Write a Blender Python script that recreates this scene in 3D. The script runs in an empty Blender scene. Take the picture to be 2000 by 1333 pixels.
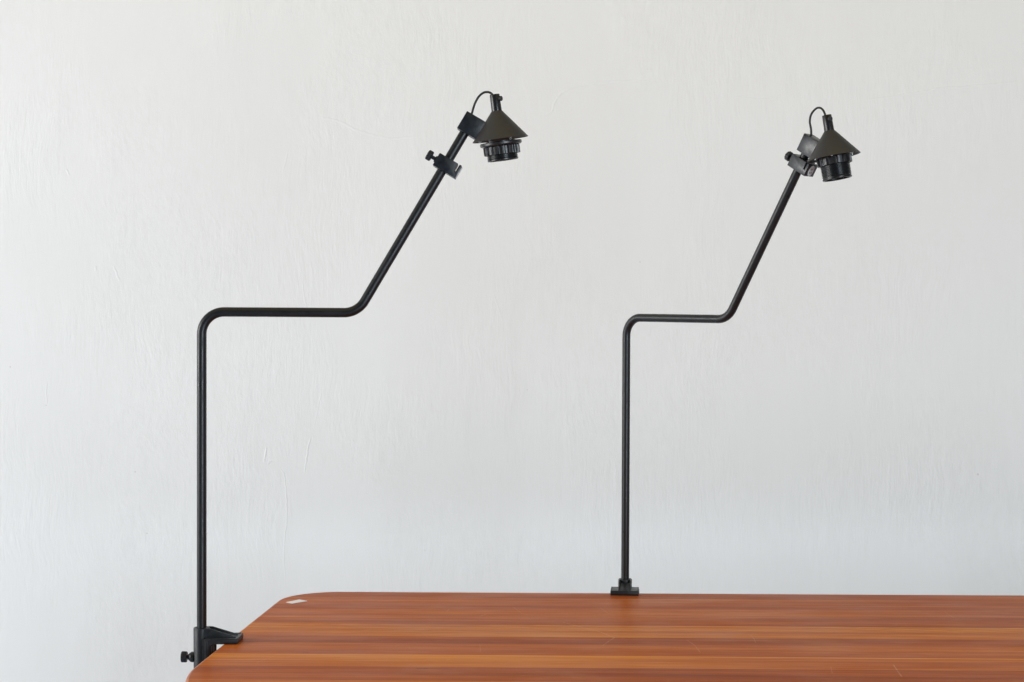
import bpy, bmesh, math, random
from mathutils import Vector, Matrix
R = math.radians
random.seed(4)
sc = bpy.context.scene
COL = sc.collection

# ------------------------------------------------------------------ camera
F_PX, YH = 3000.0, 668.0            # focal length and horizon row of the 2000 px wide photograph
TZ = 0.74                           # table top height
H = 0.390                           # camera above the table top
WALL_Y = 3.10
cam = bpy.data.objects.new('camera', bpy.data.cameras.new('camera'))
COL.objects.link(cam)
cam.location = (0, 0, TZ + H)
cam.rotation_euler = (R(90), 0, 0)
cam.data.sensor_width = 36
cam.data.lens = 36 * F_PX / 2000
cam.data.shift_y = (YH - 666.5) / 2000
cam.data.clip_start = 0.05
cam.data.clip_end = 60
sc.camera = cam

def on_table(px, py):
    d = H * F_PX / (py - YH)
    return Vector(((px - 1000) * d / F_PX, d, TZ))

def on_wall(px, py):
    return ((px - 1000) * WALL_Y / F_PX, TZ + H + (YH - py) * WALL_Y / F_PX)

# ------------------------------------------------------------------ node helpers
class NT:
    def __init__(s, name):
        s.m = bpy.data.materials.new(name)
        s.m.use_nodes = True
        s.t = s.m.node_tree
        s.b = s.t.nodes['Principled BSDF']
    def n(s, kind, **kw):
        nd = s.t.nodes.new(kind)
        for k, v in kw.items(): setattr(nd, k, v)
        return nd
    def put(s, sock, v):
        if isinstance(v, bpy.types.NodeSocket): s.t.links.new(v, sock)
        else: sock.default_value = v
    def math(s, op, a, b=0.0, c=None, clamp=False):
        nd = s.n('ShaderNodeMath', operation=op, use_clamp=clamp)
        s.put(nd.inputs[0], a); s.put(nd.inputs[1], b)
        if c is not None: s.put(nd.inputs[2], c)
        return nd.outputs[0]
    def vec(s, op, a, b=(0, 0, 0), scale=None):
        nd = s.n('ShaderNodeVectorMath', operation=op)
        s.put(nd.inputs[0], a)
        if op not in ('LENGTH', 'SCALE'): s.put(nd.inputs[1], b)
        if scale is not None: s.put(nd.inputs['Scale'], scale)
        return nd.outputs['Value'] if op in ('LENGTH', 'DOT_PRODUCT', 'DISTANCE') else nd.outputs[0]
    def noise(s, vec, scale=1.0, detail=2.0, rough=0.5, dist=0.0):
        nd = s.n('ShaderNodeTexNoise')
        s.put(nd.inputs['Vector'], vec)
        nd.inputs['Scale'].default_value = scale
        nd.inputs['Detail'].default_value = detail
        nd.inputs['Roughness'].default_value = rough
        nd.inputs['Distortion'].default_value = dist
        return nd.outputs[0]
    def ramp(s, fac, stops, interp='LINEAR'):
        nd = s.n('ShaderNodeValToRGB')
        cr = nd.color_ramp; cr.interpolation = interp
        while len(cr.elements) < len(stops): cr.elements.new(0.5)
        for e, (p, c) in zip(cr.elements, stops):
            e.position = p
            e.color = (c, c, c, 1) if isinstance(c, (int, float)) else (*c, 1)
        s.put(nd.inputs[0], fac)
        return nd.outputs[0]
    def mrange(s, v, a, b, c=0.0, d=1.0, smooth=True):
        nd = s.n('ShaderNodeMapRange', interpolation_type='SMOOTHSTEP' if smooth else 'LINEAR')
        s.put(nd.inputs[0], v)
        for i, x in enumerate((a, b, c, d)): s.put(nd.inputs[i + 1], x)
        return nd.outputs[0]
    def mix(s, f, a, b, blend='MIX'):
        nd = s.n('ShaderNodeMix', data_type='RGBA', blend_type=blend)
        s.put(nd.inputs[0], f); s.put(nd.inputs[6], a); s.put(nd.inputs[7], b)
        return nd.outputs[2]
    def objco(s):
        return s.n('ShaderNodeTexCoord').outputs['Object']
    def segdist(s, p, pts):
        """distance from p to an open polyline"""
        best = None
        for a, b in zip(pts[:-1], pts[1:]):
            a = Vector(a); b = Vector(b); ab = b - a
            pa = s.vec('SUBTRACT', p, tuple(a))
            t = s.math('ADD', s.vec('DOT_PRODUCT', pa, tuple(ab / max(ab.length_squared, 1e-12))), 0.0, clamp=True)
            d = s.vec('LENGTH', s.vec('SUBTRACT', pa, s.vec('SCALE', tuple(ab), scale=t)))
            best = d if best is None else s.math('MINIMUM', best, d)
        return best
    def bump(s, height, strength, dist, normal=None):
        nd = s.n('ShaderNodeBump')
        nd.inputs['Strength'].default_value = strength
        nd.inputs['Distance'].default_value = dist
        s.put(nd.inputs['Height'], height)
        if normal is not None: s.put(nd.inputs['Normal'], normal)
        return nd.outputs[0]

def plain(name, col, rough, spec=0.5, var=0.25, scale=60, bump=0.0, bscale=900, metal=0.0, rvar=0.12, wear=0.0):
    """painted / moulded surface with uneven tone, uneven gloss and a fine grain"""
    k = NT(name); p = k.objco()
    f = k.noise(p, scale, 4, 0.6)
    lo = tuple(c * (1 - var) for c in col); hi = tuple(c * (1 + var) for c in col)
    c = k.mix(f, (*lo, 1), (*hi, 1))
    if wear:
        w = k.mrange(k.noise(p, scale * 9, 3, 0.7), 0.66, 0.74, 0, wear)
        c = k.mix(w, c, (0.16, 0.16, 0.15, 1))
    k.put(k.b.inputs['Base Color'], c)
    k.put(k.b.inputs['Roughness'], k.mrange(k.noise(p, scale * 2.3, 3, 0.6), 0.25, 0.75, rough - rvar, rough + rvar, False))
    k.b.inputs['Specular IOR Level'].default_value = spec
    k.b.inputs['Metallic'].default_value = metal
    if bump: k.put(k.b.inputs['Normal'], k.bump(k.noise(p, bscale, 3, 0.6), bump, 0.0004))
    return k.m

M = {}
M['tube'] = plain('satin_black_tube_paint', (0.0085, 0.0095, 0.0105), 0.36, 0.38, 0.2, 40, 0.25, 1400, wear=0.06)
M['plastic'] = plain('black_moulded_plastic', (0.010, 0.0125, 0.0155), 0.42, 0.4, 0.3, 50, 0.35, 1500, wear=0.04)
M['block'] = plain('satin_black_block_plastic', (0.0055, 0.0085, 0.0125), 0.36, 0.58, 0.25, 45, 0.2, 1200)
M['shade'] = plain('matt_umber_black_shade_paint', (0.0285, 0.0272, 0.0262), 0.52, 0.4, 0.12, 30, 0.25, 1600)
M['gloss'] = plain('glossy_black_bakelite', (0.007, 0.008, 0.009), 0.30, 0.45, 0.2, 60, rvar=0.06)
M['ring'] = plain('black_phenolic_ring', (0.018, 0.016, 0.016), 0.33, 0.55, 0.2, 60, rvar=0.08)
M['rubber'] = plain('black_cord_rubber', (0.017, 0.018, 0.017), 0.5, 0.4, 0.15, 40)
M['steel'] = plain('dark_plated_screw_steel', (0.42, 0.42, 0.40), 0.3, 0.5, 0.2, 80, metal=1.0)
M['sticker'] = plain('off_white_sticker', (0.76, 0.82, 0.80), 0.5, 0.4, 0.05, 120)
M['ink'] = plain('grey_ink', (0.07, 0.07, 0.06), 0.6, 0.3, 0.2, 200)
M['paper'] = plain('white_paper', (0.86, 0.84, 0.86), 0.6, 0.3, 0.04, 90)

# ------------------------------------------------------------------ mesh helpers (millimetres in, metres out)
def finish(name, bm, mat, parent=None, mx=None, angle=32, smooth=True):
    me = bpy.data.meshes.new(name)
    if mx is not None: bm.transform(mx)
    bmesh.ops.recalc_face_normals(bm, faces=bm.faces)
    bm.to_mesh(me); bm.free()
    me.materials.append(M[mat] if isinstance(mat, str) else mat)
    if smooth:
        me.shade_smooth()
        me.set_sharp_from_angle(angle=R(angle))
    o = bpy.data.objects.new(name, me)
    COL.objects.link(o)
    if parent is not None: o.parent = parent
    return o

def rot_to(axis):
    return Vector((0, 0, 1)).rotation_difference(Vector(axis).normalized()).to_matrix().to_4x4()

def lathe(bm, prof, origin=(0, 0, 0), axis=(0, 0, 1), seg=48, rfun=None, closed=False):
    """prof: list of (radius, height); radius 0 closes with a point"""
    mx = Matrix.Translation(origin) @ rot_to(axis)
    rings = []
    for r, h in prof:
        if r <= 1e-6:
            rings.append([bm.verts.new(mx @ Vector((0, 0, h)))])
        else:
            ring = []
            for i in range(seg):
                a = 2 * math.pi * i / seg
                rr = r * (rfun(a, h) if rfun else 1)
                ring.append(bm.verts.new(mx @ Vector((rr * math.cos(a), rr * math.sin(a), h))))
            rings.append(ring)
    pairs = list(zip(rings[:-1], rings[1:]))
    if closed: pairs.append((rings[-1], rings[0]))
    for A, B in pairs:
        for i in range(seg):
            j = (i + 1) % seg
            if len(A) == 1 and len(B) == 1: break
            if len(A) == 1: bm.faces.new((A[0], B[i], B[j]))
            elif len(B) == 1: bm.faces.new((A[i], A[j], B[0]))
            else: bm.faces.new((A[i], A[j], B[j], B[i]))

def prism(bm, poly, t0, t1, frame, bevel=0.0, seg=2):
    """poly in the (e1,e2) plane of frame=(o,e1,e2,e3), extruded along e3 from t0 to t1"""
    o, e1, e2, e3 = (Vector(x) for x in frame)
    tb = bmesh.new()
    bot = [tb.verts.new(o + e1 * x + e2 * y + e3 * t0) for x, y in poly]
    top = [tb.verts.new(o + e1 * x + e2 * y + e3 * t1) for x, y in poly]
    n = len(poly)
    tb.faces.new(bot[::-1]); tb.faces.new(top)
    for i in range(n):
        j = (i + 1) % n
        tb.faces.new((bot[i], bot[j], top[j], top[i]))
    bmesh.ops.recalc_face_normals(tb, faces=tb.faces)
    if bevel:
        bmesh.ops.bevel(tb, geom=list(tb.edges), offset=bevel, segments=seg, profile=0.5, affect='EDGES', clamp_overlap=True)
    me = bpy.data.meshes.new('tmp'); tb.to_mesh(me); tb.free()
    bm.from_mesh(me); bpy.data.meshes.remove(me)

def sweep(bm, pts, r, seg=20, caps=True):
    pts = [Vector(p) for p in pts]
    T = []
    for i in range(len(pts)):
        a = pts[max(i - 1, 0)]; b = pts[min(i + 1, len(pts) - 1)]
        T.append((b - a).normalized())
    up = Vector((0, 1, 0)) if abs(T[0].y) < 0.9 else Vector((1, 0, 0))
    N = (up - T[0] * up.dot(T[0])).normalized()
    rings = []
    for i, p in enumerate(pts):
        N = (N - T[i] * N.dot(T[i])).normalized()
        B = T[i].cross(N)
        rr = r(i / (len(pts) - 1)) if callable(r) else r
        rings.append([bm.verts.new(p + (N * math.cos(2 * math.pi * k / seg) + B * math.sin(2 * math.pi * k / seg)) * rr) for k in range(seg)])
    for A, B in zip(rings[:-1], rings[1:]):
        for k in range(seg):
            l = (k + 1) % seg
            bm.faces.new((A[k], A[l], B[l], B[k]))
    if caps:
        bm.faces.new(rings[0][::-1]); bm.faces.new(rings[-1])

def catmull(P, n=10):
    P = [Vector(p) for p in P]
    Q = [P[0] * 2 - P[1]] + P + [P[-1] * 2 - P[-2]]
    out = []
    for i in range(1, len(Q) - 2):
        p0, p1, p2, p3 = Q[i - 1:i + 3]
        for k in range(n):
            t = k / n
            out.append(0.5 * ((2 * p1) + (p2 - p0) * t + (2 * p0 - 5 * p1 + 4 * p2 - p3) * t * t + (3 * p1 - p0 - 3 * p2 + p3) * t ** 3))
    out.append(P[-1])
    return out

def fillet(P, radii, n=12):
    """polyline with rounded inner vertices"""
    P = [Vector(p) for p in P]; out = [P[0]]
    for i in range(1, len(P) - 1):
        a = (P[i - 1] - P[i]).normalized(); b = (P[i + 1] - P[i]).normalized()
        half = a.angle(b) / 2
        tl = radii[i - 1] / math.tan(half)
        c = P[i] + (a + b).normalized() * (radii[i - 1] / math.sin(half))
        s = P[i] + a * tl; e = P[i] + b * tl
        u = s - c; w = e - c; ang = u.angle(w)
        for k in range(n + 1):
            t = k / n
            out.append(c + (u * math.sin((1 - t) * ang) + w * math.sin(t * ang)) / math.sin(ang))
    out.append(P[-1])
    return out

MM = Matrix.Scale(0.001, 4)

# ------------------------------------------------------------------ lamp
S_, C_ = math.sin(R(30.7)), math.cos(R(30.7))
U = Vector((S_, 0, C_)); V = Vector((C_, 0, -S_)); W = Vector((0, 1, 0))
TOP = 18.5
A_ = Vector((0, 0, 429.1)); B_ = Vector((203.0, 0, 427.8))
C0_ = B_ + U * 272.0                                     # underside of the joint block on the tube axis
RIM_ = Vector((388.9, 0, 653.2)); AX_ = Vector((-0.13, -0.085, 1)).normalized(); AXB = Vector((-0.142, -0.098, 1)).normalized()

def make_lamp(base, clamp_ang, arm_ang, tilt, clip_u, ring_d, cord, label, short, low):
    AX = AXB if short else AX_
    dl = -U * short - Vector((0, 0, low))
    C0 = C0_ + dl; RIM = RIM_ + dl; A2 = A_ - Vector((0, 0, low)); B2 = B_ - Vector((0, 0, low))
    root = bpy.data.objects.new('clamp_lamp', None)
    COL.objects.link(root)
    root.location = base
    root['label'] = label; root['category'] = 'lamp'; root['group'] = 'black clamp-on desk lamps'
    RC = Matrix.Rotation(R(clamp_ang), 4, 'Z')
    piv = Matrix.Translation((0, 0, TOP))
    ld = Vector((math.cos(R(tilt[1])), math.sin(R(tilt[1])), 0))
    RA = piv @ Matrix.Rotation(R(tilt[0]), 4, Vector((0, 0, 1)).cross(ld)) @ piv.inverted() @ Matrix.Rotation(R(arm_ang), 4, 'Z')
    MC = MM @ RC; MA = MM @ RA
    X, Y, Z = Vector((1, 0, 0)), Vector((0, 1, 0)), Vector((0, 0, 1))
    # ---- clamp body
    bm = bmesh.new()
    lathe(bm, [(0, -62), (9.4, -62), (10.2, -61), (10.7, 16.8), (10.2, 18.0), (9.2, 18.5), (6.6, 18.5), (6.4, 17.6), (0, 17.6)], seg=56)
    fr = ((0, 0, 0), X, Y, Z)
    # jaw plate (horizontal) and its downward leg: one L section
    prism(bm, [(10.5, 0.1), (48.5, 0.1), (50.5, 1.6), (50.5, 6.6), (6.5, 6.6), (6.5, -61), (14.4, -61), (14.4, -4.0), (10.5, -4.0)][::1] if False else
          [(7.0, -61), (14.4, -61), (14.4, -1.8), (16.2, 0.1), (49.3, 0.1), (50.5, 1.2), (50.5, 5.6), (49.6, 6.6), (7.0, 6.6)],
          -21.6, 21.6, ((0, 0, 0), X, Z, Y), 0.55)
    # lighter raised edge bead round the plate's rim
    for sy in (-1, 1):
        prism(bm, [(9.0, -60), (12.4, -60), (12.4, 4.4), (9.0, 4.4)], sy * 21.3 - 0.9, sy * 21.3 + 0.9, ((0, 0, 0), X, Z, Y), 0.5)
        prism(bm, [(9.6, 4.6), (49.4, 4.6), (49.4, 7.4), (9.6, 7.4)], sy * 20.4 - 0.7, sy * 20.4 + 0.7, ((0, 0, 0), X, Z, Y), 0.45)
    prism(bm, [(48.0, 5.0), (50.4, 5.0), (50.4, 7.35), (48.0, 7.35)], -20.6, 20.6, ((0, 0, 0), X, Z, Y), 0.5)
    # hollow wedge above the plate: two sloping cheeks and a sunk floor
    for sy in (-1, 1):
        prism(bm, [(2.0, 6.0), (46.0, 6.0), (46.0, 7.8), (12.5, 18.0), (2.0, 18.2)], sy * 8.6 - 1.2, sy * 8.6 + 1.2, ((0, 0, 0), X, Z, Y), 0.5)
    prism(bm, [(2.0, 6.0), (45.0, 6.0), (44.0, 6.9), (12.0, 13.6), (2.0, 14.0)], -8.2, 8.2, ((0, 0, 0), X, Z, Y), 0.2)
    # ribs between the tube sleeve and the downward leg
    for yy in (-12.0, -4.0, 4.0, 12.0):
        prism(bm, [(3.0, -60), (8.0, -60), (8.0, 5.0), (3.0, 5.0)], yy - 1.0, yy + 1.0, ((0, 0, 0), X, Z, Y), 0.3)
    for yy in (-16.0, -5.5, 5.5, 16.0):
        prism(bm, [(13.5, -60), (16.2, -60), (16.2, -3.0), (13.5, -1.0)], yy - 0.9, yy + 0.9, ((0, 0, 0), X, Z, Y), 0.3)
    # lower jaw
    prism(bm, [(7.0, -62), (46, -62), (50, -60), (50, -55), (7.0, -50)], -14, 14, ((0, 0, 0), X, Z, Y), 1.0)
    clamp = finish('clamp', bm, 'plastic', root, MC)
    # clamping screw with pad, from the lower jaw up to the underside of the table
    bm = bmesh.new()
    lathe(bm, [(0, -92), (9, -92), (10, -90), (10, -84), (8, -82), (4, -81), (4, -28.4), (8.5, -28.0), (9, -27.2), (9, -25.4), (0, -25.2)], (41, 0, 0), seg=32)
    finish('clamp_screw', bm, 'plastic', clamp, MC)
    # thumb screw on the back of the sleeve
    bm = bmesh.new()
    kn = lambda a, h: 1 + 0.035 * (1 if math.sin(a * 14) > 0 else -1)
    lathe(bm, [(3.0, 9.5), (6.6, 9.9), (6.9, 12.0), (6.3, 14.4), (3.4, 17.6), (2.4, 18.2), (2.4, 19.2), (5.2, 19.7), (6.6, 20.6)], (0, 0, -20.6), (-1, 0, 0.02), seg=56)
    lathe(bm, [(6.3, 19.2), (6.9, 20.2), (6.9, 25.6), (6.3, 26.4), (0, 26.6)], (0, 0, -20.6), (-1, 0, 0.02), seg=84, rfun=kn)
    finish('thumb_screw', bm, 'plastic', clamp, MC)

    # ---- tube
    bm = bmesh.new()
    path = fillet([Vector((0, 0, 2.0)), A2, B2, C0 + U * 6], [29.0, 31.0], 16)
    dense = []
    for a, b in zip(path[:-1], path[1:]):
        n = max(1, int((b - a).length / 40))
        for k in range(n): dense.append(a.lerp(b, k / n))
    dense.append(path[-1])
    sweep(bm, dense, 6.25, 32)
    finish('bent_tube', bm, 'tube', root, MA, angle=60)

    # ---- joint block
    bm = bmesh.new()
    fr = (C0, V, U, W)
    prism(bm, [(-10.8, 0), (24.0, 0), (24.0, 25.8), (-10.8, 25.8)], -9.5, 9.5, fr, 0.8)
    lathe(bm, [(6.8, -0.6), (6.8, 0.4)], C0, U, 32)
    block = finish('joint_block', bm, 'block', root, MA)
    # ---- sliding bracket
    bm = bmesh.new()
    cc = C0 - U * clip_u                                # top face of the bracket
    h = 18.3
    poly = [(-13.3, 0 - 1.0), (-12.5, 0), (14.2, 0), (14.2, -10.2), (16.6, -10.2), (16.6, 0), (19.6, 0), (20.4, -1.2), (20.4, -h), (-13.3, -h)]
    prism(bm, poly, -10.5, 10.5, (cc, V, U, W), 0.45)
    bracket = finish('sliding_bracket', bm, 'block', root, MA)
    bm = bmesh.new()
    o = cc - U * (h / 2)
    lathe(bm, [(4.6, 12.6), (4.6, 15.2), (3.9, 15.8), (2.5, 15.9), (2.5, 20.6), (5.6, 21.2)], o, -V, 40)
    lathe(bm, [(5.6, 20.6), (6.6, 21.4), (6.6, 26.4), (5.8, 27.3), (2.6, 27.3), (2.4, 26.8), (0, 26.8)], o, -V, 72,
          rfun=lambda a, hh: 1 + (0.04 * math.copysign(1, math.sin(a * 12)) if hh > 20 else 0))
    finish('thumb_screw', bm, 'plastic', bracket, MA)
    # oval sticker with two printed lines on the bracket's outer face
    bm = bmesh.new()
    so = cc + V * 20.4 - U * 9.6
    def oval(ru, rw, t0, t1, off=Vector((0, 0, 0))):
        P = [(ru * math.cos(2 * math.pi * k / 36), rw * math.sin(2 * math.pi * k / 36)) for k in range(36)]
        prism(bm, P, t0, t1, (so + off, U, W, V))
    oval(8.2, 5.6, -0.2, 0.22)
    st = finish('oval_sticker', bm, 'sticker', bracket, MA, smooth=False)
    bm = bmesh.new()
    # seen from the front the strokes read left to right along -W ... +W ; two short worn lines of characters
    def stroke(x0, y0, x1, y1, row):
        # x to the reader's right = +W side seen from +V ; y up = U
        a = so + W * x0 + U * (y0 + row) + V * 0.3; b = so + W * x1 + U * (y1 + row) + V * 0.3
        d = (b - a).normalized(); sd = d.cross(V) * 0.21
        vs = [bm.verts.new(q) for q in (a - sd, b - sd, b + sd, a + sd)]
        bm.faces.new(vs)
    def glyphs(txt, row, x):
        G = {'4': [(0, 2, 0, .8), (0, .8, 1.1, .8), (.9, 2, .9, 0)], 'U': [(0, 2, 0, 0), (0, 0, 1.1, 0), (1.1, 0, 1.1, 2)],
             '7': [(0, 2, 1.1, 2), (1.1, 2, .4, 0)], '5': [(1.1, 2, 0, 2), (0, 2, 0, 1.1), (0, 1.1, 1.1, 1.1), (1.1, 1.1, 1.1, 0), (1.1, 0, 0, 0)],
             '.': [(.2, .1, .6, .1)], '8': [(0, 0, 0, 2), (1.1, 0, 1.1, 2), (0, 2, 1.1, 2), (0, 1, 1.1, 1), (0, 0, 1.1, 0)],
             'I': [(.5, 0, .5, 2)]}
        for ch in txt:
            for s in G[ch]: stroke(x + s[0] * 1.15, s[1] * 1.1, x + s[2] * 1.15, s[3] * 1.1, row)
            x += 1.9
    glyphs('4U7', 1.2, -2.6); glyphs('8.8', -4.0, -2.4)
    finish('printed_mark', bm, 'ink', st, MA, smooth=False)

    # ---- shade: thin conical shell, open below, with the inner disc and its screws
    bm = bmesh.new()
    lathe(bm, [(6.9, 37.3), (36.4, 0.5), (36.6, 0.1), (36.3, -0.1), (35.2, 0.3), (6.2, 36.2)], RIM, AX, 96, closed=True)
    shade = finish('cone_shade', bm, 'shade', root, MA, angle=40)
    bm = bmesh.new()
    lathe(bm, [(0, 5.2), (30.4, 5.2), (30.4, 3.6), (19, 3.6), (0, 3.6)], RIM, AX, 72)
    finish('inner_disc', bm, 'gloss', shade, MA)
    side = AX.cross(Vector((0, 1, 0))).normalized(); fwd = AX.cross(side).normalized()
    for ang in (60, 120, 240, 300):
        d = side * math.cos(R(ang)) + fwd * math.sin(R(ang))
        bm = bmesh.new()
        lathe(bm, [(0, -0.3), (1.1, -0.1), (1.5, 0.8), (1.4, 4.0)], RIM + d * 29.2 * 0.95, AX, 16)
        finish('disc_screw', bm, 'steel', shade, MA)
    # ---- stem on top with a set screw
    bm = bmesh.new()
    lathe(bm, [(6.9, 35.6), (6.8, 37.6), (6.45, 58.2), (6.1, 58.9), (5.0, 58.9), (5.0, 56.5), (0, 56.5)], RIM, AX, 56)
    stem = finish('stem', bm, 'gloss', root, MA)
    bm = bmesh.new()
    sx = (Vector((1, -0.5, 0)) - AX * Vector((1, -0.5, 0)).dot(AX)).normalized()
    lathe(bm, [(2.9, 5.6), (3.3, 6.4), (3.3, 9.0), (2.8, 9.7), (1.0, 9.7), (0.9, 9.0), (0, 9.0)], RIM + AX * 52.4, sx, 32)
    finish('set_screw', bm, 'rubber', stem, MA)
    # ---- fluted ring
    bm = bmesh.new()
    def flute(a, hh):
        if hh > ring_d - 5.4 or hh < ring_d - 17.2: return 1.0
        s = math.sin(a * 15)
        return 1 + 0.045 * max(-1, min(1, s * 2.6))
    d0 = -ring_d
    prof = [(21, d0), (26.6, d0), (27.4, d0 - 0.8), (27.4, d0 - 3.4), (26.6, d0 - 4.4), (23.4, d0 - 5.6), (22.7, d0 - 6.2),
            (22.6, d0 - 11), (22.5, d0 - 15.8), (21.6, d0 - 16.6), (20.2, d0 - 16.6), (20.2, d0)]
    def fl(a, hh):
        if hh > d0 - 6.0 or hh < d0 - 16.0: return 1.0
        return 1 + 0.065 * max(-1, min(1, math.sin(a * 16) * 2.4)) - 0.01
    lathe(bm, prof, RIM, AX, 180, rfun=fl, closed=True)
    finish('fluted_ring', bm, 'ring', root, MA, angle=28)
    # ---- threaded socket, hollow
    bm = bmesh.new()
    z1 = -27.2 if ring_d > 0 else -30.4
    prof = [(0, -2.0), (19.4, -2.0)]
    z = -3.0
    while z > z1 + 3.6:
        prof += [(19.4, z), (20.25, z - 0.55), (20.25, z - 0.95), (19.4, z - 1.5)]
        z -= 2.0
    prof += [(19.6, z1 + 2.6), (20.1, z1 + 2.2), (20.1, z1 + 0.6), (19.5, z1), (17.9, z1), (17.4, z1 + 0.6), (17.2, -12), (0, -12)]
    lathe(bm, prof, RIM, AX, 96)
    sock = finish('bulb_socket', bm, 'gloss', root, MA, angle=25)
    bm = bmesh.new()
    lathe(bm, [(16.0, -12.2), (16.0, -22.0), (15.2, -22.0), (15.2, -12.2)], RIM, AX, 48, closed=True)
    lathe(bm, [(4.5, -12.1), (4.0, -14.0), (0, -14.4)], RIM, AX, 24)
    finish('contact_sleeve', bm, 'steel', sock, MA)
    # ---- cord from the block to the stem
    bm = bmesh.new()
    pts = [C0 + U * 24.0 + V * cord[0]] + [Vector(p) for p in cord[1]] + [RIM + AX * 57.0 - side * 0 + Vector(cord[2])]
    sweep(bm, catmull(pts, 10), 1.5, 14)
    finish('power_cord', bm, 'rubber', root, MA, angle=60)
    return root

def L1(zx, zy):   # helper for the cord: height and reach read off lamp one, in its own frame
    px, py = 800 + zx / 6.667, 160 + zy / 6.667
    return Vector(((px - 394) / 1.5, 0, 390 + (668 - py) / 1.5))

lamp_a = make_lamp((-0.404, 2.0, TZ), 0, 0, (0, 0), 39.0, 3.0,
    (-3.7, [L1(828, 352), L1(858, 268), L1(905, 190), L1(965, 143), L1(1022, 136), L1(1062, 152)], (-3.0, -1, 1.0)),
    'black bent-tube lamp clamped to the left table edge, bracket well below its head', 0.0, 0.0)

DL = -U * 2.0 - Vector((0, 0, 1.0)); C0 = C0_ + DL; RIM = RIM_ + DL
ent = C0 + U * 25.8 + V * (-3.7); endp = RIM + AXB * 57.0 + Vector((-1.5, -1, 0.5))
IR = Vector((0.66, 0.75, 0))
def c2p(t, o, dz):
    q = ent.lerp(endp, t); q.z = ent.z + dz
    return q + IR * o
c2 = [c2p(0, -1.2, 9), c2p(0, -3.0, 20), c2p(0.05, -1.8, 30), c2p(0.33, -0.4, 36.8), c2p(0.62, 0, 36.6), c2p(0.85, 0.2, 31.5)]
lamp_b = make_lamp((0.1775, 2.410, TZ), -95.5, -47.4, (1.2, -80), 7.0, -6.0,
    (-3.7, c2, (-1.5, -1, 0.5)),
    'black clamp lamp standing on the rear edge of the table, round sticker under its head', 2.0, 1.0)

# ------------------------------------------------------------------ table
TH = 0.026
yaw = math.atan2(2.354 - 2.388, 0.785 + 0.239)
P_rear = Vector((-0.239, 2.396))
e1 = Vector((math.cos(yaw), math.sin(yaw)))
l0 = Vector((-0.3549, 2.241)); l1 = Vector((-0.3733, 1.9387)); le = (l1 - l0).normalized()
# rear-left corner = rear line x left line
def isect(p, d, q, e):
    c = d.x * e.y - d.y * e.x
    t = ((q.x - p.x) * e.y - (q.y - p.y) * e.x) / c
    return p + d * t
K = isect(P_rear, e1, l0, le)
inv = Matrix.Rotation(-yaw, 2)
def loc2(p): return inv @ (Vector(p[:2]) - K)
DEPTH = 0.88
left_dir = inv @ le
fl_ = left_dir * (DEPTH / -left_dir.y)
outline = [Vector((0, 0)), Vector((1.75, 0)), Vector((1.75, -DEPTH)), Vector((fl_.x, -DEPTH))]
rad = [0.085, 0.08, 0.08, 0.32]
ring2 = []
for i in range(4):
    p, a, b = outline[i], outline[i - 1], outline[(i + 1) % 4]
    seg = fillet([Vector((*a, 0)), Vector((*p, 0)), Vector((*b, 0))], [rad[i]], 28)[1:-1]
    ring2 += [s.xy for s in seg]
n = len(ring2)
nrm = []
for i in range(n):
    t = (ring2[(i + 1) % n] - ring2[i - 1]).normalized()
    nrm.append(Vector((-t.y, t.x)))
ctr = sum(ring2, Vector((0, 0))) / n
sgn = 1 if nrm[0].dot(ctr - ring2[0]) < 0 else -1
bm = bmesh.new()
prof = [(0.001, 0.0)] + [(0.001 - 0.004 * math.sin(R(a)), -0.004 + 0.004 * math.cos(R(a))) for a in (15, 30, 45, 60, 75, 90)]
prof += [(-0.003, -TH + 0.005)] + [(0.002 - 0.005 * math.cos(R(a)), -TH + 0.005 - 0.005 * math.sin(R(a))) for a in (30, 60, 90)]
rings = []
for ins, z in prof:
    rings.append([bm.verts.new((*(ring2[i] - nrm[i] * sgn * ins), z)) for i in range(n)])
for A, B in zip(rings[:-1], rings[1:]):
    for i in range(n):
        j = (i + 1) % n
        bm.faces.new((A[i], A[j], B[j], B[i]))
bm.faces.new(rings[0]); bm.faces.new(rings[-1][::-1])

k = NT('oiled_stave_teak'); P = k.objco()
sep = k.n('ShaderNodeSeparateXYZ'); k.put(sep.inputs[0], P)
xx, yy = sep.outputs[0], sep.outputs[1]
v = k.math('MULTIPLY', yy, -1.0)
comb = k.n('ShaderNodeCombineXYZ'); k.put(comb.inputs[0], xx)
wv = k.math('SUBTRACT', k.noise(comb.outputs[0], 1.4, 1), 0.5)
vw = k.math('ADD', v, k.math('MULTIPLY', wv, 0.004))
staves = [(0, .50), (.052, .62), (.109, .42), (.150, .50), (.193, .26), (.235, .36), (.271, .80), (.312, .66), (.357, .16), (.402, .58), (.440, .44),
          (.477, .86), (.515, .70), (.548, .18), (.592, .40), (.622, .74), (.668, .45), (.72, .7), (.765, .3), (.80, .55)]
tone = k.ramp(k.math('DIVIDE', vw, 0.9), [(p / 0.9, t) for p, t in staves], 'CONSTANT')
# thin bright glue-line sapwood edges
edge = None
for pos in (.275, .4795):
    d = k.mrange(k.math('ABSOLUTE', k.math('SUBTRACT', vw, pos)), 0.001, 0.0045, 1, 0)
    edge = d if edge is None else k.math('MAXIMUM', edge, d)
def stretched(sx, sy, sz=1.0, offv=(0, 0, 0)):
    return k.vec('ADD', k.vec('MULTIPLY', P, (sx, sy, sz)), offv)
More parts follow.
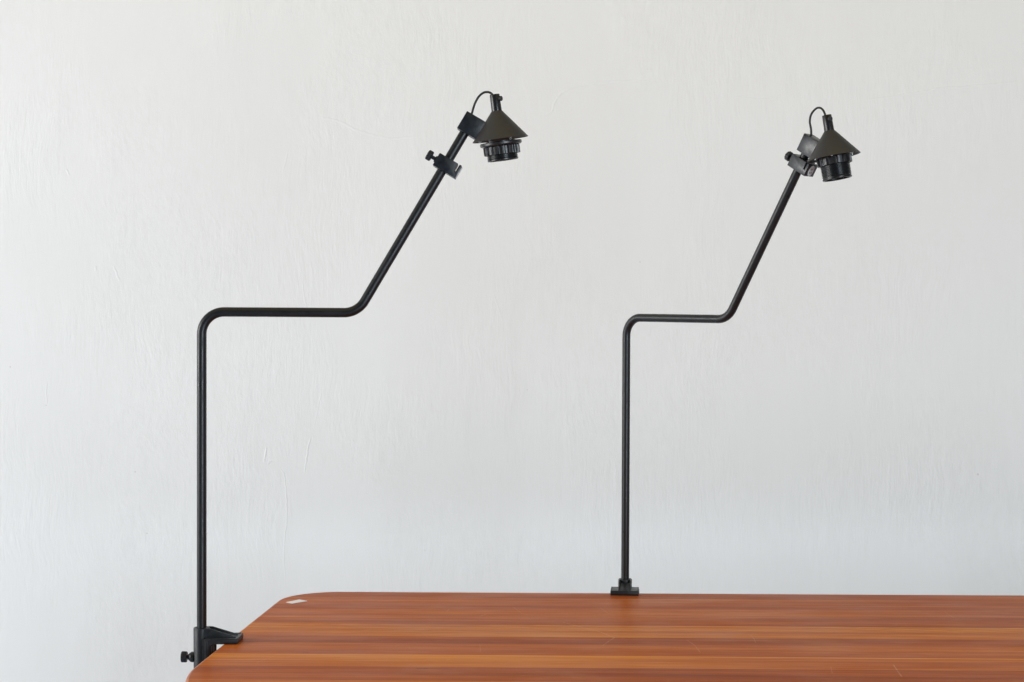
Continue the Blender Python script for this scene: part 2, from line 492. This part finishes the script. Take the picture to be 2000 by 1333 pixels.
# each stave shifts the figure so that it does not run through its neighbours
sid = k.n('ShaderNodeCombineXYZ'); k.put(sid.inputs[0], k.math('MULTIPLY', tone, 37.0)); k.put(sid.inputs[2], k.math('MULTIPLY', tone, 11.0))
def st(sx, sy): return k.vec('ADD', stretched(sx, sy), sid.outputs[0])
nA = k.noise(st(1.1, 26), 1, 3, 0.55, 0.3)
nB = k.noise(st(3.6, 95), 1, 5, 0.62, 0.8)
nC = k.noise(st(11.0, 400), 1, 4, 0.65, 0.5)
nD = k.noise(stretched(0.9, 5, 1, (9, 3, 0)), 1, 2)
t = k.math('ADD', k.math('MULTIPLY_ADD', tone, 0.62, 0.19), k.math('MULTIPLY', k.math('SUBTRACT', nA, 0.5), 1.2))
t = k.math('ADD', t, k.math('MULTIPLY', k.math('SUBTRACT', nB, 0.5), 0.62))
t = k.math('ADD', t, k.math('MULTIPLY', k.math('SUBTRACT', nC, 0.5), 0.7))
t = k.math('ADD', t, k.math('MULTIPLY', k.math('SUBTRACT', nD, 0.5), 0.5))
t = k.math('ADD', t, k.math('MULTIPLY', k.math('MULTIPLY', edge, nA), 0.5))
woodc = k.ramp(t, [(0.0, (0.235, 0.052, 0.013)), (0.28, (0.345, 0.078, 0.015)), (0.52, (0.455, 0.112, 0.017)), (0.78, (0.58, 0.178, 0.021)), (1.0, (0.68, 0.26, 0.040))])
# cathedral figure in a few places, dark and thin
wav = k.n('ShaderNodeTexWave', wave_type='RINGS', rings_direction='Z')
k.put(wav.inputs['Vector'], k.vec('ADD', k.vec('MULTIPLY', P, (7, 62, 1)), sid.outputs[0]))
wav.inputs['Scale'].default_value = 1.0; wav.inputs['Distortion'].default_value = 3.0; wav.inputs['Detail'].default_value = 2
fig = k.math('MULTIPLY', k.mrange(wav.outputs[1], 0.0, 0.22, 1, 0), k.mrange(nD, 0.52, 0.66, 0, 0.38))
woodc = k.mix(fig, woodc, (0.13, 0.045, 0.022, 1))
# open pores: short dark dashes
pore = k.mrange(k.noise(stretched(26, 1500), 1, 1, 0.5), 0.63, 0.74, 0, 0.35)
woodc = k.mix(pore, woodc, (0.12, 0.04, 0.02, 1))
# fine golden flecks and slightly rubbed, paler patches
fle = k.mrange(k.noise(k.vec('ADD', stretched(14, 260), (3, 5, 1)), 1, 2, 0.6), 0.62, 0.75, 0, 0.35)
woodc = k.mix(fle, woodc, (0.62, 0.27, 0.08, 1))
rub = k.mrange(k.noise(stretched(5, 9), 1, 4, 0.7), 0.48, 0.75, 0, 0.14)
woodc = k.mix(rub, woodc, (0.60, 0.34, 0.20, 1))
# marks: pale scratches and two dark dings
def tb(px, py):
    w = on_table(px, py); q = loc2((w.x, w.y)); return (q.x, q.y, 0.0)
z6 = lambda x, y: tb(1000 + x / 2, 1140 + y / 2)
z8 = lambda x, y: tb(460 + x / 3.704, 1150 + y / 3.704)
Pw = k.vec('ADD', P, k.vec('SCALE', k.vec('SUBTRACT', k.n('ShaderNodeTexNoise').outputs[1], (0.5, 0.5, 0.5)), scale=0.0))
scr = [([z6(200, 152), z6(270, 170), z6(340, 188), z6(400, 212)], .55, .0010), ([z6(400, 212), z6(383, 222), z6(355, 242)], .45, .0012), ([z6(400, 212), z6(440, 216)], .35, .001),
       ([z6(685, 222), z6(715, 243), z6(737, 272)], .42, .0010), ([z6(932, 203), z6(945, 215), z6(952, 232)], .4, .0009),
       ([z6(1490, 318), z6(1522, 364)], .6, .0013), ([z6(1702, 190), z6(1762, 194)], .5, .0016), ([z6(345, 95), z6(380, 120)], .3, .0009),
       ([z6(5, 93), z6(40, 118), z6(85, 125)], .35, .0009), ([z6(1245, 325), z6(1251, 352)], .3, .0008),
       ([z8(150, 535), z8(240, 502), z8(318, 472)], .28, .0010), ([z8(1768, 200), z8(1812, 184)], .45, .0014), ([z8(1768, 405), z8(1772, 458)], .28, .0008),
       ([z8(1530, 520), z8(1550, 512)], .4, .0011), ([z8(1530, 165), z8(1545, 150)], .35, .001), ([z6(1690, 110), z6(1725, 135)], .3, .0009)]
for pts, op, wd in scr:
    d = k.segdist(P, pts)
    brk = k.mrange(k.noise(P, 160, 2), 0.35, 0.6, 0.35, 1)
    woodc = k.mix(k.math('MULTIPLY', k.mrange(d, wd * .1, wd * 1.15, op * .55, 0), brk), woodc, (0.70, 0.45, 0.28, 1))
for pts, wd in (([z8(490, 459), z8(520, 461)], .0016), ([z8(1320, 578), z8(1375, 577)], .0022), ([z8(1375, 577), z8(1560, 583)], .001)):
    d = k.segdist(P, pts)
    woodc = k.mix(k.mrange(d, wd * .3, wd * 1.8, .55, 0), woodc, (0.06, 0.03, 0.025, 1))
k.put(k.b.inputs['Base Color'], woodc)
k.b.inputs['Specular IOR Level'].default_value = 0.03
k.put(k.b.inputs['Roughness'], k.mrange(k.noise(stretched(6, 14), 1, 4, 0.6), 0.3, 0.7, 0.33, 0.47, False))
hh = k.math('ADD', k.math('MULTIPLY', nC, 0.6), k.math('MULTIPLY', k.noise(stretched(14, 22), 1, 2), 1.4))
k.put(k.b.inputs['Normal'], k.bump(hh, 0.10, 0.0006))

table = bpy.data.objects.new('table', None); COL.objects.link(table)
table.location = (K.x, K.y, 0); table.rotation_euler = (0, 0, yaw)
table['label'] = 'reddish brown wooden table with rounded corners, clamp lamps fixed to its edge'
table['category'] = 'table'
top = finish('tabletop', bm, k.m, table, angle=25)
top.location = (0, 0, TZ)
# the rounded edge keeps more of its varnish and catches the light of the wall
em = k.m.copy(); em.name = 'glossier_teak_edge'
top.data.materials.append(em)
eb = em.node_tree.nodes['Principled BSDF']; eb.inputs['Specular IOR Level'].default_value = 0.55
for pf in top.data.polygons:
    if pf.area < 0.01: pf.material_index = 1
# legs, just outside what the photograph shows
for lx, ly in ((0.16, -0.12), (1.60, -0.12), (0.16, -DEPTH + 0.12), (1.60, -DEPTH + 0.12)):
    bm = bmesh.new()
    lathe(bm, [(0, 0), (0.016, 0), (0.017, 0.002), (0.026, TZ - TH), (0, TZ - TH)], (lx, ly, 0), seg=32)
    finish('leg', bm, k.m, table)

# paper scrap near the rear corner
bm = bmesh.new()
c = [on_table(558.5, 1177.2), on_table(584.5, 1172.0), on_table(600.0, 1175.3), on_table(571.0, 1179.6)]
Z1 = TZ + 0.0006
lo = [bm.verts.new((q.x, q.y, TZ + 0.0002)) for q in c]
hi = [bm.verts.new((q.x, q.y, TZ + 0.0006 + (0.0004 if i == 2 else 0))) for i, q in enumerate(c)]
bm.faces.new(hi); bm.faces.new(lo[::-1])
for i in range(4): bm.faces.new((lo[i], lo[(i + 1) % 4], hi[(i + 1) % 4], hi[i]))
pp = finish('paper_scrap', bm, 'paper', None, smooth=False)
pp['label'] = 'small white paper scrap near the rounded rear corner of the table'; pp['category'] = 'paper scrap'

# ------------------------------------------------------------------ wall and floor
k = NT('brushed_white_wall_paint'); P = k.objco()
# warp so that strokes wander
warp = k.n('ShaderNodeTexNoise'); k.put(warp.inputs['Vector'], P); warp.inputs['Scale'].default_value = 5.0; warp.inputs['Detail'].default_value = 2
Pw = k.vec('ADD', P, k.vec('SCALE', k.vec('SUBTRACT', warp.outputs[1], (0.5, 0.5, 0.5)), scale=0.05))
strokes = k.noise(k.vec('MULTIPLY', Pw, (80, 1, 13)), 1, 4, 0.6)
strokes2 = k.noise(k.vec('MULTIPLY', Pw, (210, 1, 40)), 1, 2, 0.5)
lumps = k.noise(k.vec('MULTIPLY', Pw, (60, 1, 34)), 1, 4, 0.62)
broad = k.noise(k.vec('MULTIPLY', P, (3.2, 1, 1.7)), 1, 3, 0.55)
mask = k.mrange(k.noise(P, 3.3, 3, 0.6), 0.40, 0.62, 0.22, 1.0)
mask2 = k.mrange(k.noise(k.vec('ADD', P, (7, 0, 3)), 2.6, 3, 0.6), 0.45, 0.6, 0.0, 1.0)
h = k.math('MULTIPLY', k.math('MULTIPLY', strokes, mask), 0.62)
h = k.math('ADD', h, k.math('MULTIPLY', k.math('MULTIPLY', strokes2, mask), 0.35))
h = k.math('ADD', h, k.math('MULTIPLY', k.math('MULTIPLY', lumps, mask2), 0.75))
h = k.math('ADD', h, k.math('MULTIPLY', broad, 3.0))
# plaster ridges and filler seams
ridges = [([(1045, 228), (1075, 220), (1085, 195), (1110, 175), (1165, 163), (1230, 158), (1290, 162)], .0022, 1.0),
          ([(1430, 190), (1500, 194), (1530, 182)], .002, .6), ([(1690, 195), (1770, 185), (1830, 174), (1900, 168), (1990, 160)], .0022, 0.9),
          ([(620, 228), (660, 238), (705, 258), (760, 270), (820, 266)], .0025, .8),
          ([(608, 852), (600, 885), (595, 925)], .0016, 1.1), ([(520, 873), (516, 905)], .0018, 1.3), ([(531, 900), (522, 906)], .0014, 1.0), ([(548, 915), (556, 935), (560, 1010), (554, 1080), (558, 1150)], .0016, .7),
          ([(630, 760), (612, 840)], .0016, .5), ([(188, 520), (186, 530)], .0025, 1.0), ([(222, 520), (234, 550)], .002, .9), ([(590, 545), (598, 600)], .0018, .7),
          ([(565, 290), (550, 340)], .0018, .6), ([(130, 330), (135, 345)], .002, .8), ([(92, 745), (90, 792)], .0016, .9),
          ([(1800, 480), (1880, 465)], .0015, .3), ([(960, 560), (985, 640)], .002, .35), ([(1740, 880), (1732, 1010)], .003, .5)]
grain = k.noise(P, 420, 2, 0.5)
h = k.math('ADD', h, k.math('MULTIPLY', grain, 0.12))
nrmw = k.bump(h, 0.70, 0.0016)
k.put(k.b.inputs['Normal'], nrmw)
colr = k.mix(k.noise(k.vec('MULTIPLY', P, (2.4, 1, 1.6)), 1, 4, 0.6), (0.775, 0.775, 0.772, 1), (0.812, 0.812, 0.808, 1))
for px, py, r in ((264, 922, .0014), (287, 1042, .0014), (1910, 927, .002), (1250, 512, .0012), (830, 1075, .001), (90, 792, .0012), (20, 717, .0014), (1030, 762, .0009)):
    x, z = on_wall(px, py)
    d = k.vec('DISTANCE', k.vec('MULTIPLY', P, (1, 0, 1)), (x, 0, z))
    colr = k.mix(k.mrange(d, r * .5, r * 1.5, 0.4, 0), colr, (0.45, 0.33, 0.30, 1))
film = k.math('ADD', k.math('MULTIPLY', k.math('SUBTRACT', strokes, 0.5), k.math('MULTIPLY', mask, 0.085)), k.math('MULTIPLY', k.math('SUBTRACT', lumps, 0.5), k.math('MULTIPLY', mask2, 0.07)))
film = k.math('ADD', film, 1.0)
colr = k.vec('SCALE', colr, scale=film)
k.put(k.b.inputs['Base Color'], colr)
k.b.inputs['Roughness'].default_value = 0.62
k.b.inputs['Specular IOR Level'].default_value = 0.3
bm = bmesh.new()
prism(bm, [(-4.2, 0), (4.2, 0), (4.2, 3.4), (-4.2, 3.4)], 0, 0.12, ((0, 0, 0), (1, 0, 0), (0, 0, 1), (0, 1, 0)))
# low ridges of filler and old cracks, raised a fraction of a millimetre
rr = random.Random(9)
for pts, wd, amp in ridges:
    q = catmull([Vector((on_wall(*p)[0], 0, on_wall(*p)[1])) for p in pts], 14)
    fine = []
    for a, b in zip(q[:-1], q[1:]):
        m = max(1, int((b - a).length / 0.004))
        for i in range(m): fine.append(a.lerp(b, i / m))
    fine.append(q[-1])
    prev = None
    wob = 0.0
    for i, p in enumerate(fine):
        t = i / (len(fine) - 1)
        d = (fine[min(i + 1, len(fine) - 1)] - fine[max(i - 1, 0)]).normalized()
        nn = Vector((-d.z, 0, d.x))
        wob = wob * 0.8 + rr.uniform(-1, 1) * 0.0007
        env = math.sin(math.pi * min(1, max(0, t))) ** 0.4 * rr.uniform(0.5, 1.0)
        ww = wd * 1.5 * (0.6 + 0.4 * env); hh_ = 0.0008 * amp * env
        row = [bm.verts.new(p + nn * (s_ * ww + wob) + Vector((0, -(hh_ * f_) + 0.00005, 0))) for s_, f_ in ((-1, 0), (-.5, .5), (0, 1), (.5, .5), (1, 0))]
        if prev:
            for a, b, c_, d_ in zip(prev[:-1], prev[1:], row[1:], row[:-1]): bm.faces.new((a, b, c_, d_))
        prev = row
wall = finish('wall', bm, k.m, None, angle=40)
wall.location = (0, WALL_Y, 0)
wall['kind'] = 'structure'; wall['label'] = 'white brush-painted plaster wall behind the table'

k = NT('bluish_bounce_floor'); P = k.objco()  # unseen floor, coloured bluish so that its bounce cools the lower wall
k.put(k.b.inputs['Base Color'], k.mix(k.noise(P, 3, 6, 0.6), (0.40, 0.48, 0.60, 1), (0.50, 0.58, 0.70, 1)))
k.b.inputs['Roughness'].default_value = 0.6
bm = bmesh.new()
prism(bm, [(-4.2, -3.5), (4.2, -3.5), (4.2, WALL_Y), (-4.2, WALL_Y)], -0.1, 0, ((0, 0, 0), (1, 0, 0), (0, 1, 0), (0, 0, 1)))
fl = finish('floor', bm, k.m, None, smooth=False)
fl['kind'] = 'structure'

# ------------------------------------------------------------------ light
def area(name, loc, target, sx, sy, power, col):
    l = bpy.data.lights.new(name, 'AREA'); l.shape = 'RECTANGLE'; l.size = sx; l.size_y = sy
    l.energy = power; l.color = col
    o = bpy.data.objects.new(name, l); COL.objects.link(o)
    o.location = loc
    o.rotation_euler = (Vector(target) - Vector(loc)).to_track_quat('-Z', 'Y').to_euler()
    return o
area('window_light', (-4.6, 1.0, 1.7), (0.9, 3.0, 1.1), 2.8, 1.9, 183, (1.0, 0.99, 0.98))
area('ceiling_light', (0.6, 1.3, 3.1), (0.6, 2.7, 1.0), 4.6, 1.6, 18, (1.0, 0.71, 0.14))
area('cool_fill_light', (2.2, -2.4, 1.15), (0.3, 3.1, 0.75), 1.8, 2.3, 141, (0.80, 0.90, 1.0))  # added cool fill from the front right, evens out the wall's brightness
# the rest of the room as an even environment: paler and warmer above, cooler low down,
# dimmer straight behind the photographer
w = bpy.data.worlds.new('World'); sc.world = w; w.use_nodes = True
wt = w.node_tree; bg = wt.nodes['Background']
def wn(kind, **kw):
    nd = wt.nodes.new(kind)
    for a_, b_ in kw.items(): setattr(nd, a_, b_)
    return nd
tc = wn('ShaderNodeTexCoord'); sp = wn('ShaderNodeSeparateXYZ'); wt.links.new(tc.outputs['Generated'], sp.inputs[0])
def wr(src, a_, b_, c_, d_):
    nd = wn('ShaderNodeMapRange', interpolation_type='SMOOTHSTEP')
    wt.links.new(src, nd.inputs[0])
    for i, x_ in enumerate((a_, b_, c_, d_)): nd.inputs[i + 1].default_value = x_
    return nd.outputs[0]
mixw = wn('ShaderNodeMix', data_type='RGBA'); mixw.name = 'tint'
wt.links.new(wr(sp.outputs[2], -0.15, 0.75, 0, 1), mixw.inputs[0])
mixw.inputs[6].default_value = (0.20, 0.225, 0.27, 1); mixw.inputs[7].default_value = (0.20, 0.205, 0.21, 1)
wt.links.new(mixw.outputs[2], bg.inputs[0])
dark = wr(sp.outputs[1], -0.97, -0.55, 0.22, 1.0)
ml = wn('ShaderNodeMath', operation='MULTIPLY'); wt.links.new(dark, ml.inputs[0]); ml.inputs[1].default_value = 1.0; ml.name = 'power'
wt.links.new(ml.outputs[0], bg.inputs[1])

sc.view_settings.view_transform = 'Standard'
sc.view_settings.look = 'None'
sc.view_settings.exposure = 0
sc.view_settings.gamma = 1
sc.view_settings.use_curve_mapping = False
sc.render.engine = 'CYCLES'
sc.cycles.use_denoising = True
sc.cycles.max_bounces = 6
